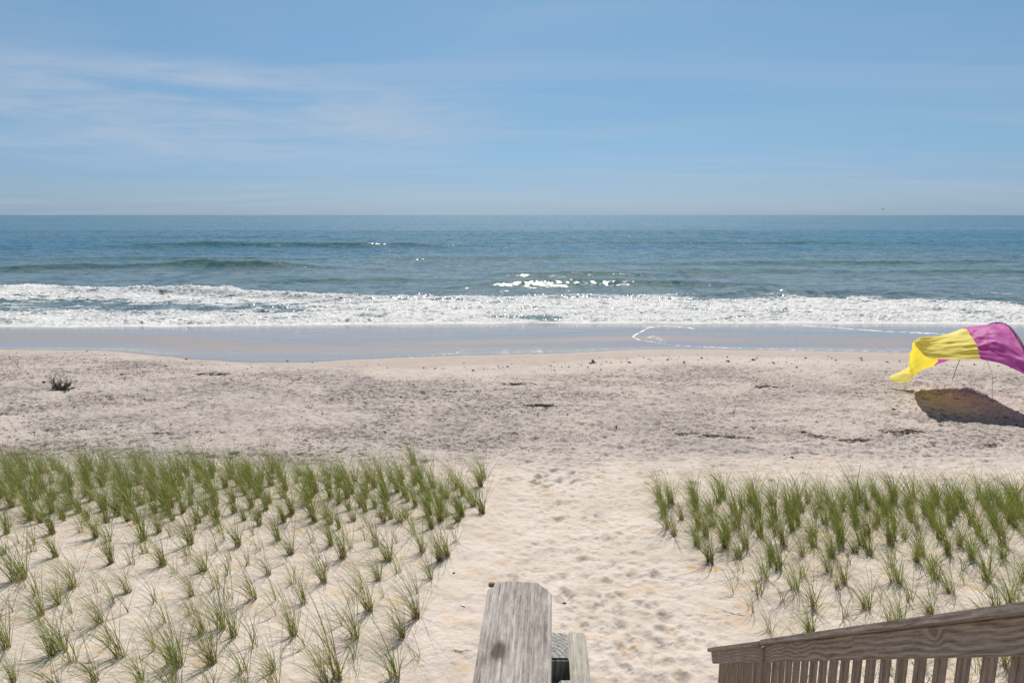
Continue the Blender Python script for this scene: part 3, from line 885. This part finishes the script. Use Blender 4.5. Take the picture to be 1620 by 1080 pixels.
tangle('twig_pile', 1567, 704, .9, .14, 30, TWIG, 'sparse twigs on the sand near the right edge beyond the grass', 'washed-up twigs', G, 9, .03, .007)
tangle('seaweed_patch', 1215, 612, 0.9, .35, 80, WEED, 'faint weed patch between the sunshade and the middle of the beach', 'seaweed', G, 10, .02, .009)
tangle('twig_pile', 714, 835, .22, .05, 9, TWIG, 'few short brown twigs at the edge of the left grass by the path', 'washed-up twigs', G, 12, .02, .004)
tangle('twig_pile', 1166, 972, .14, .06, 10, TWIG, 'tiny brown twig scrap on the path left of the right grass field', 'washed-up twigs', G, 13, .02, .003)
tangle('twig_pile', 726, 1031, .09, .05, 10, STONE, 'small rusty brown weed scrap left of the railing post end', 'washed-up twigs', G, 14, .02, .004)


def pebble(name, px_, py_, size, flat, mat, label, cat, seed, ratio=1.0):
    r = random.Random(seed)
    c = place(px_, py_)
    bm = bmesh.new()
    bmesh.ops.create_icosphere(bm, subdivisions=2, radius=size)
    for v in bm.verts:
        n = v.co.normalized()
        v.co *= 1 + .16 * math.sin(n.x * 5 + seed) * math.cos(n.y * 4 - seed) + r.uniform(-.04, .04)
        v.co.z *= flat; v.co.y *= ratio
    o = obj(name, bm, mat, loc=c + Vector((0, 0, size * flat * .35)), smooth=True)
    o.rotation_euler = (0, 0, r.uniform(-.4, .4))
    tag(o, label, cat)


pebble('shell', 732, 957, .038, .18, SHELL, 'thin white shell on the sand left of the grey railing end', 'shell', 1, .35)
pebble('shell', 800, 919, .026, .3, SHELL, 'small white shell just beyond the tip of the grey railing', 'shell', 2, .6)
pebble('stone', 778, 924, .048, .6, STONE, 'brown stone just beyond the left corner of the railing tip', 'stone', 3, .8)
pebble('stone', 1271, 684, .075, .6, PEBB, 'black stone at the end of the bent reed', 'stone', 4, .8)
pebble('wood_chip', 893, 954, .030, .5, TWIG, 'small dark chip on the path right of the grey railing tip', 'wood chip', 5, .5)
pebble('wood_chip', 718, 906, .022, .5, TWIG, 'small dark reddish chip between the left grass and the railing tip', 'wood chip', 6, .5)


def scatter(name, n, seed, region, dens, size, mat, label, cat):
    """many loose fragments on the sand, one mesh"""
    r = np.random.RandomState(seed)
    X = r.uniform(region[0], region[1], n * 4); Y = r.uniform(region[2], region[3], n * 4)
    keep = r.rand(n * 4) < dens(X, Y)
    X, Y = X[keep][:n], Y[keep][:n]
    Zg = zbase(X, Y)
    n = len(X)
    base = np.array([[1, 0, 0], [-.5, .8, 0], [-.6, -.7, 0], [0, 0, 1.0]])
    th = r.uniform(0, 6.28, n); sx = size * r.lognormal(0, .55, n); sy = sx * r.uniform(.35, .9, n); sz = sx * r.uniform(.3, .7, n)
    P = base[None].repeat(n, 0) + r.uniform(-.25, .25, (n, 4, 3))
    P = P * np.stack([sx, sy, sz], -1)[:, None, :]
    c, s = np.cos(th)[:, None], np.sin(th)[:, None]
    Q = np.stack([P[..., 0] * c - P[..., 1] * s + X[:, None], P[..., 0] * s + P[..., 1] * c + Y[:, None], P[..., 2] + Zg[:, None] + 0.010], -1)
    me = bpy.data.meshes.new(name)
    fs = np.array([[0, 1, 3], [1, 2, 3], [2, 0, 3], [0, 2, 1]])
    F = (np.arange(n)[:, None, None] * 4 + fs[None]).reshape(-1, 3)
    me.from_pydata(Q.reshape(-1, 3).tolist(), [], F.tolist())
    me.materials.append(mat)
    o = bpy.data.objects.new(name, me); COL.objects.link(o)
    tag(o, label, cat, kind='stuff')


def d_mid(X, Y):
    wl = waterline(X)
    a = sstep(15, 17, Y) * (1 - sstep(-0.8, 0.6, Y - wl + gap(X)))
    return a * np.clip(0.12 + 1.3 * fbm(X * .35, Y * .7, 3, 201), 0.04, 1) * (0.55 + 0.45 * sstep(6, -4, X))


scatter('beach_litter', 14000, 1, (-27, 27, 15, 31.5), d_mid, 0.017, WEED, 'fine dark scraps of weed strewn over the grey rough beach', 'beach litter')
scatter('pebbles', 1100, 2, (-26, 26, 27, 32.5), lambda X, Y: 0.7 * np.exp(-((Y - waterline(X) + gap(X) * 0.9) / 1.0) ** 2) * (0.25 + 0.75 * sstep(-9, -4, X)), 0.030, PEBB,
        'small dark pebbles dotted over the smooth damp sand by the waterline', 'pebbles')
scatter('sand_crumbs', 900, 3, (-2.6, 4, 5.5, 12.5), lambda X, Y: 0.25 + 0.75 * np.exp(-((X + .2) / .9) ** 2), 0.0035, STONE,
        'tiny brown crumbs in the pale sand beside the path', 'sand crumbs')

# ------------------------------------------------------------------ sunshade
GY = 0.90


def cat_rom(P, n):
    """Catmull-Rom through rows of P along axis 0, n steps per span"""
    P = np.asarray(P, float)
    Q = np.concatenate([[2 * P[0] - P[1]], P, [2 * P[-1] - P[-2]]])
    out = []
    for i in range(1, len(Q) - 2):
        for k in range(n):
            t = k / n
            a, b, c, d = Q[i - 1], Q[i], Q[i + 1], Q[i + 2]
            out.append(0.5 * ((2 * b) + (-a + c) * t + (2 * a - 5 * b + 4 * c - d) * t * t + (-a + 3 * b - 3 * c + d) * t ** 3))
    out.append(P[-1])
    return np.array(out)


def cloth_grid(name, ctrl, nu, nv, mat, parent, amp=0.02, seed=1, gather=None):
    G1 = cat_rom(ctrl, nu)
    G2 = np.swapaxes(cat_rom(np.swapaxes(G1, 0, 1), nv), 0, 1)
    U, Vv = G2.shape[:2]
    uu, vv = np.meshgrid(np.linspace(0, 1, U), np.linspace(0, 1, Vv), indexing='ij')
    du = np.gradient(G2, axis=0); dv = np.gradient(G2, axis=1)
    nrm = np.cross(du, dv); nrm /= np.linalg.norm(nrm, axis=-1, keepdims=True) + 1e-9
    w = amp * (fbm(uu * 2.2 + vv * 1.5, vv * 11, 3, seed) * 0.9)
    edge = np.minimum(1, 8 * np.minimum(vv, 1 - vv)) * 0.6 + 0.4
    w = w * edge
    if gather is not None:
        gpos, ga = gather
        w += ga * np.exp(-((uu - gpos) / 0.22) ** 2) * np.sin(vv * 95 + 3 * fbm(uu * 3, vv * 6, 2, seed + 3)) * (0.6 + 0.5 * vnoise(uu * 3, vv * 8, seed))
    G2 = G2 + nrm * w[..., None]
    bm = bmesh.new()
    vs = [[bm.verts.new(G2[i, j]) for j in range(Vv)] for i in range(U)]
    for i in range(U - 1):
        for j in range(Vv - 1):
            bm.faces.new((vs[i][j], vs[i][j + 1], vs[i + 1][j + 1], vs[i + 1][j]))
    me = bpy.data.meshes.new(name); bm.to_mesh(me); bm.free()
    me.polygons.foreach_set('use_smooth', np.ones(len(me.polygons), dtype=bool))
    me.materials.append(mat)
    o = bpy.data.objects.new(name, me); COL.objects.link(o); o.parent = parent
    return o


def fabric(name, col, trans):
    m, g = new_mat(name)
    co = g.n('ShaderNodeTexCoord').outputs['Object']
    nz = g.noise(co, 2.5, 3, 0.6)
    c = g.mix(nz, tuple(x * .93 for x in col), tuple(min(1, x * 1.06) for x in col))
    p = g.n('ShaderNodeBsdfPrincipled', ins={'Base Color': c, 'Roughness': 0.55, 'Specular IOR Level': 0.3, 'Sheen Weight': 0.15})
    tr = g.n('ShaderNodeBsdfTranslucent', ins={'Color': trans})
    mx = g.n('ShaderNodeMixShader', ins={0: 0.42, 1: p.outputs[0], 2: tr.outputs[0]})
    g.n('ShaderNodeOutputMaterial', ins={'Surface': mx})
    return m


YEL = fabric('yellow_cloth', (0.93, 0.80, 0.22), (0.98, 0.78, 0.03))
PUR = fabric('purple_cloth', (0.55, 0.115, 0.39), (0.58, 0.06, 0.36))
DPUR = fabric('dark_purple_hem', (0.13, 0.02, 0.10), (0.2, 0.02, 0.14))
POLE = plain('grey_pole', (0.16, 0.16, 0.16), 0.4, 0.1, 20)
shade = empty('beach_sunshade', (15.6, 21.6, GY), 'purple and yellow cloth sunshade billowing from an arched pole on the beach', 'sunshade')
BASE = np.array([15.6, 21.6, 0.0])


def pt(x, y, h):
    return np.array([x, y, h]) - BASE


s0 = [pt(15.20, 19.35, 1.40), pt(15.36, 20.1, 2.14), pt(15.75, 21.6, 2.66), pt(16.25, 23.6, 2.05), pt(16.55, 24.7, 0.90)]
s05 = [pt(14.86, 20.15, 1.66), pt(14.98, 20.75, 2.30), pt(15.28, 21.8, 2.60), pt(15.85, 23.4, 1.95), pt(16.25, 24.5, 0.95)]
s1 = [pt(14.38, 20.5, 1.75), pt(14.50, 21.05, 2.20), pt(14.66, 21.9, 2.45), pt(15.05, 23.2, 1.70), pt(15.35, 24.25, 0.72)]
s2 = [pt(13.50, 20.6, 1.72), pt(13.62, 21.1, 2.10), pt(13.92, 21.8, 2.28), pt(14.25, 22.95, 1.50), pt(14.80, 24.05, 0.60)]
s27 = [pt(12.92, 20.8, 1.76), pt(12.85, 21.05, 2.08), pt(13.00, 21.4, 2.22), pt(13.70, 22.7, 1.20), pt(14.40, 23.75, 0.48)]
s3 = [pt(12.72, 21.1, 2.05), pt(12.74, 21.3, 2.14), pt(12.98, 21.75, 1.85), pt(13.45, 22.6, 1.10), pt(14.02, 23.35, 0.38)]
cloth_grid('purple_cloth', [s0, s05, s1], 26, 22, PUR, shade, 0.05, 3, (1.0, 0.014))
cloth_grid('yellow_cloth', [s1, s2, s27, s3], 20, 22, YEL, shade, 0.05, 9, (0.0, 0.014))
cloth_grid('yellow_tail', [[pt(14.02, 23.35, 0.38), pt(14.10, 23.6, 0.62), pt(14.30, 23.95, 0.78)],
                           [pt(13.88, 23.45, 0.28), pt(13.97, 23.8, 0.52), pt(14.10, 24.1, 0.56)],
                           [pt(13.66, 23.90, 0.19), pt(13.69, 24.05, 0.30), pt(13.74, 24.20, 0.34)]], 8, 6, YEL, shade, 0.02, 4)


def bez(pts, n):
    return [Vector(p) for p in cat_rom(pts, n)]


arch = bez([pt(15.0, 18.35, -0.05), pt(15.08, 18.75, 0.55), pt(15.30, 19.9, 2.03), pt(15.74, 21.6, 2.67), pt(16.27, 23.6, 2.06), pt(16.58, 24.7, 0.90), pt(16.62, 25.1, -0.1)], 14)
bm = bmesh.new(); tube(bm, arch, [0.013] * len(arch), 6)
obj('arch_pole', bm, POLE, shade, True)
hem = [p + Vector((0.012, 0, 0.004)) for p in arch[21:-14]]
bm = bmesh.new(); tube(bm, hem, [0.030] * len(hem), 6)
obj('pole_sleeve', bm, DPUR, shade, True)
bm = bmesh.new()
tube(bm, [Vector(pt(16.0, 23.3, 2.15)), Vector(pt(18.9, 26.2, 0.0))], [0.007] * 2, 5)
obj('guy_line', bm, POLE, shade)

# ------------------------------------------------------------------ bird over the horizon
def bird():
    d = ray(1397, 331); t = 260.0
    p = Vector((d[0] * t, d[1] * t, CAMZ + d[2] * t))
    root = empty('seagull', p, 'small dark seabird flying low above the horizon at right', 'bird')
    body = [(-.24, .010), (-.18, .04), (-.05, .075), (.08, .07), (.17, .045), (.22, .04), (.27, .02), (.32, .004)]
    bm = bmesh.new()
    tube(bm, [Vector((a, 0, 0.02 * a)) for a, _ in body], [b for _, b in body], 8)
    for s in (-1, 1):
        prof = [(0.04, .0, .17), (.22, .08, .17), (.45, .10, .13), (.70, .03, .02)]
        prev = None
        for (yv, zv, ch) in prof:
            y2 = s * yv
            cur = [bm.verts.new((ch * .6 - yv * .1, y2, zv * 2)), bm.verts.new((-ch * .6 - yv * .15, y2, zv * 2 - .01)), bm.verts.new((0 - yv * .12, y2, zv * 2 + .018))]
            if prev:
                for k in range(3):
                    bm.faces.new((prev[k], prev[(k + 1) % 3], cur[(k + 1) % 3], cur[k]))
            prev = cur
        bm.faces.new(prev)
    b = obj('body', bm, plain('bird_plumage', (0.06, 0.06, 0.065), .8, .2, 8), root, True)
    b.rotation_euler = (R(28), R(-18), R(35)); b.scale = (1.15,) * 3


bird()

# ------------------------------------------------------------------ timber
CAPW = wood_material('weathered_grey_cap', (0.150, 0.125, 0.108), (0.470, 0.420, 0.380), knots=[(0.575, 0.030, 0.019, 0.020)], ring=34, wavy=0.30, lichen=0.0, contrast=0.35)
GREEN = wood_material('lichened_rail', (0.20, 0.18, 0.145), (0.46, 0.43, 0.37), ring=60, wavy=0.2, lichen=0.65, contrast=0.4)
ENDG = wood_material('cracked_post_end', (0.13, 0.12, 0.11), (0.46, 0.45, 0.42), ring=70, wavy=1.5, lichen=0.3)
BROWN = wood_material('brown_rail_board', (0.190, 0.140, 0.100), (0.520, 0.420, 0.330), knots=[(-0.35, 0.0, 0.020, 0.015)], ring=42, wavy=0.75, contrast=1.35, grit=0.6)
BCAP = wood_material('brown_rail_cap', (0.190, 0.145, 0.110), (0.480, 0.400, 0.330), ring=40, wavy=0.5, contrast=1.0)
BAL = wood_material('baluster_wood', (0.220, 0.160, 0.115), (0.480, 0.380, 0.295), ring=40, wavy=0.3, contrast=0.7)
NAIL = plain('rusty_nail', (0.03, 0.022, 0.018), 0.6, .2, 50)


def board(name, p0, p1, w, h, mat, parent, up=Vector((0, 0, 1)), bev=0.003, shear=None, outline=None, cuts=0):
    """box from p0 to p1 (centre line): w across, h along 'up'; own X runs along the board"""
    p0 = Vector(p0); p1 = Vector(p1)
    L = (p1 - p0).length
    bm = bmesh.new()
    if outline:
        lo = [bm.verts.new((x, y, -h / 2)) for x, y in outline]; hi = [bm.verts.new((x, y, h / 2)) for x, y in outline]
        bm.faces.new(lo[::-1]); bm.faces.new(hi)
        for k in range(len(lo)):
            j = (k + 1) % len(lo)
            bm.faces.new((lo[k], lo[j], hi[j], hi[k]))
    else:
        bmesh.ops.create_cube(bm, size=1.0)
        for v in bm.verts:
            v.co = Vector((v.co.x * L, v.co.y * w, v.co.z * h))
    if shear:
        for v in bm.verts: v.co.x += v.co.z * shear
    if bev:
        bmesh.ops.bevel(bm, geom=list(bm.edges), offset=bev, segments=2, affect='EDGES', clamp_overlap=True)
    X = (p1 - p0).normalized()
    Yv = up.cross(X).normalized(); Zv = X.cross(Yv)
    M = Matrix((X, Yv, Zv)).transposed().to_4x4()
    M.translation = (p0 + p1) / 2
    o = obj(name, bm, mat, parent)
    o.rotation_euler = M.to_euler()
    o.location = M.translation if parent is None else M.translation - parent.location
    return o


def C(x, y, z):
    return Vector((x, y, CAMZ + z))


# grey railing straight ahead: cap board running away from the camera, post under it, outer rail
dr = empty('deck_railing', C(0.05, 1.0, -1.75), 'grey weathered railing end pointing at the sea in the middle foreground', 'railing')
Lc = 1.6
e0 = C(-0.080, 1.372 - Lc * 0.996, -0.90)
e1 = C(0.0185, 1.372, -0.805)
hw = 0.069
cap = board('cap_board', e0, e1, 0.14, 0.038, CAPW, dr,
            outline=[(-Lc / 2, -hw), (Lc / 2 - 0.040, -hw), (Lc / 2 - 0.002, -hw + 0.030), (Lc / 2, -hw + 0.034), (Lc / 2, hw - 0.036), (Lc / 2 - 0.003, hw - 0.032), (Lc / 2 - 0.032, hw), (-Lc / 2, hw)], bev=0.004)
board('post', C(0.0695, 1.234, -2.9), C(0.0695, 1.234, -0.846), 0.088, 0.088, ENDG, dr, up=Vector((0, 1, 0)), bev=0.004)
board('outer_rail', C(0.080, -0.3, -0.915), C(0.1325, 1.278, -0.915), 0.038, 0.14, GREEN, dr, bev=0.004)
board('inner_rail', C(0.066, -0.3, -0.955), C(0.066, 1.183, -0.955), 0.038, 0.14, BAL, dr, bev=0.003)
for yb in (0.30, 0.68, 1.085):
    board('spacer_block', C(0.0995, yb - 0.045, -0.862), C(0.0995, yb + 0.045, -0.862), 0.026, 0.034, ENDG, dr, bev=0.003)

# stair railing on the right, falling away to the sand
A = C(1.69, 2.03, -1.36); B = C(1.97, 4.77, -3.345); E = C(2.075, 6.32, -4.475)
dirv = (B - A).normalized()
S0 = A - dirv * 1.5
side = Vector((0, 0, 1)).cross(dirv).normalized()       # towards the stair (-x)
rail = empty('stair_railing', C(1.9, 4.0, -4.2), 'brown timber stair railing with balusters descending at the lower right', 'railing')
upn = dirv.cross(side).normalized()
if upn.z < 0: upn = -upn
fh = 0.116
gapv = side * -0.0
board('top_rail', S0, B - dirv * 0.035, 0.038, fh, BROWN, rail, bev=0.004)
d2 = (E - B).normalized()
board('top_rail', B + d2 * 0.05, E, 0.038, fh, BCAP, rail, bev=0.004, shear=0.25)
capo = Vector((0, 0, 1)) * (fh / 2 / dirv.y * 0.9 + 0.031)
board('cap_board', S0 + capo - side * 0.01, B + capo - side * 0.01 + dirv * 0.01, 0.125, 0.036, BCAP, rail, bev=0.005)
board('cap_board', B + capo - Vector((0, 0, 0.012)) + d2 * 0.016, E + capo - Vector((0, 0, 0.012)) + d2 * 0.03, 0.125, 0.036, BCAP, rail, bev=0.005)
pz = Vector((0, 0, 1))
board('post', B - pz * 1.6, B + pz * 0.062, 0.070, 0.075, BAL, rail, up=Vector((1, 0, 0)), bev=0.004)
board('post', A - dirv * 1.2 - pz * 1.7, A - dirv * 1.2 + pz * 0.05, 0.088, 0.088, BAL, rail, up=Vector((1, 0, 0)), bev=0.004)
board('bottom_rail', S0 - pz * 0.80, E - pz * 0.80, 0.038, 0.09, BAL, rail, bev=0.003)
tot = (B - S0).length
pitch = 0.150 / dirv.y
nb = int((tot - 0.15) / pitch)
first = None
k = 0
pos = 0.10
while pos < (E - S0).length - 0.05:
    P = S0 + dirv * pos if pos < tot else B + d2 * (pos - tot)
    if abs(pos - tot) > 0.075:
        top = P - side * 0.0385 + pz * 0.02; bot = P - side * 0.0385 - pz * 0.86
        if first is None:
            first = board('baluster', bot, top, 0.036, 0.036, BAL, rail, up=Vector((0, 1, 0)), bev=0.003)
            f_rel = first.location - (P - rail.location)
        else:
            o = first.copy(); COL.objects.link(o); o.parent = rail
            o.location = (P - rail.location) + f_rel
    pos += pitch
rnd2 = random.Random(3)
for t, dz in ((0.08, .02), (0.10, -.035), (0.55, -.035), (0.62, .025), (1.22, -.03), (1.65, .03), (0.42, .03), (0.86, .03), (1.45, .03), (0.25, -.03), (1.0, -.02), (1.9, 0.035), (2.3, -.02)):
    P = B - dirv * t + side * 0.0195 + pz * dz
    bm = bmesh.new(); tube(bm, [P - side * .004 - rail.location, P + side * .0012 - rail.location], [0.0035, 0.0035], 6)
    obj('nail', bm, NAIL, rail)

# the deck the photographer stands on and the flight of steps, below the frame
st = empty('wooden_staircase', C(0.9, 2.0, -1.9), 'timber steps and landing leading down to the sand path, below the frame', 'staircase')
for k in range(9):
    yb = -1.2 + k * 0.245
    board('deck_board', C(-1.6, yb, -1.79), C(1.62, yb, -1.79), 0.14, 0.036, BAL, st, up=Vector((0, 0, 1)), bev=0.003)
for k in range(15):
    yb = 1.12 + k * 0.272; zb = -1.98 - k * 0.198
    if zb < -5.0: break
    board('tread', C(0.20, yb, zb), C(1.80, yb, zb), 0.27, 0.036, BAL, st, bev=0.003)
for xs in (0.21, 1.62):
    board('stringer', C(xs, 0.95, -2.05), C(xs + (0.18 if xs > 1 else 0), 5.5, -5.36), 0.038, 0.22, BAL, st, bev=0.003)
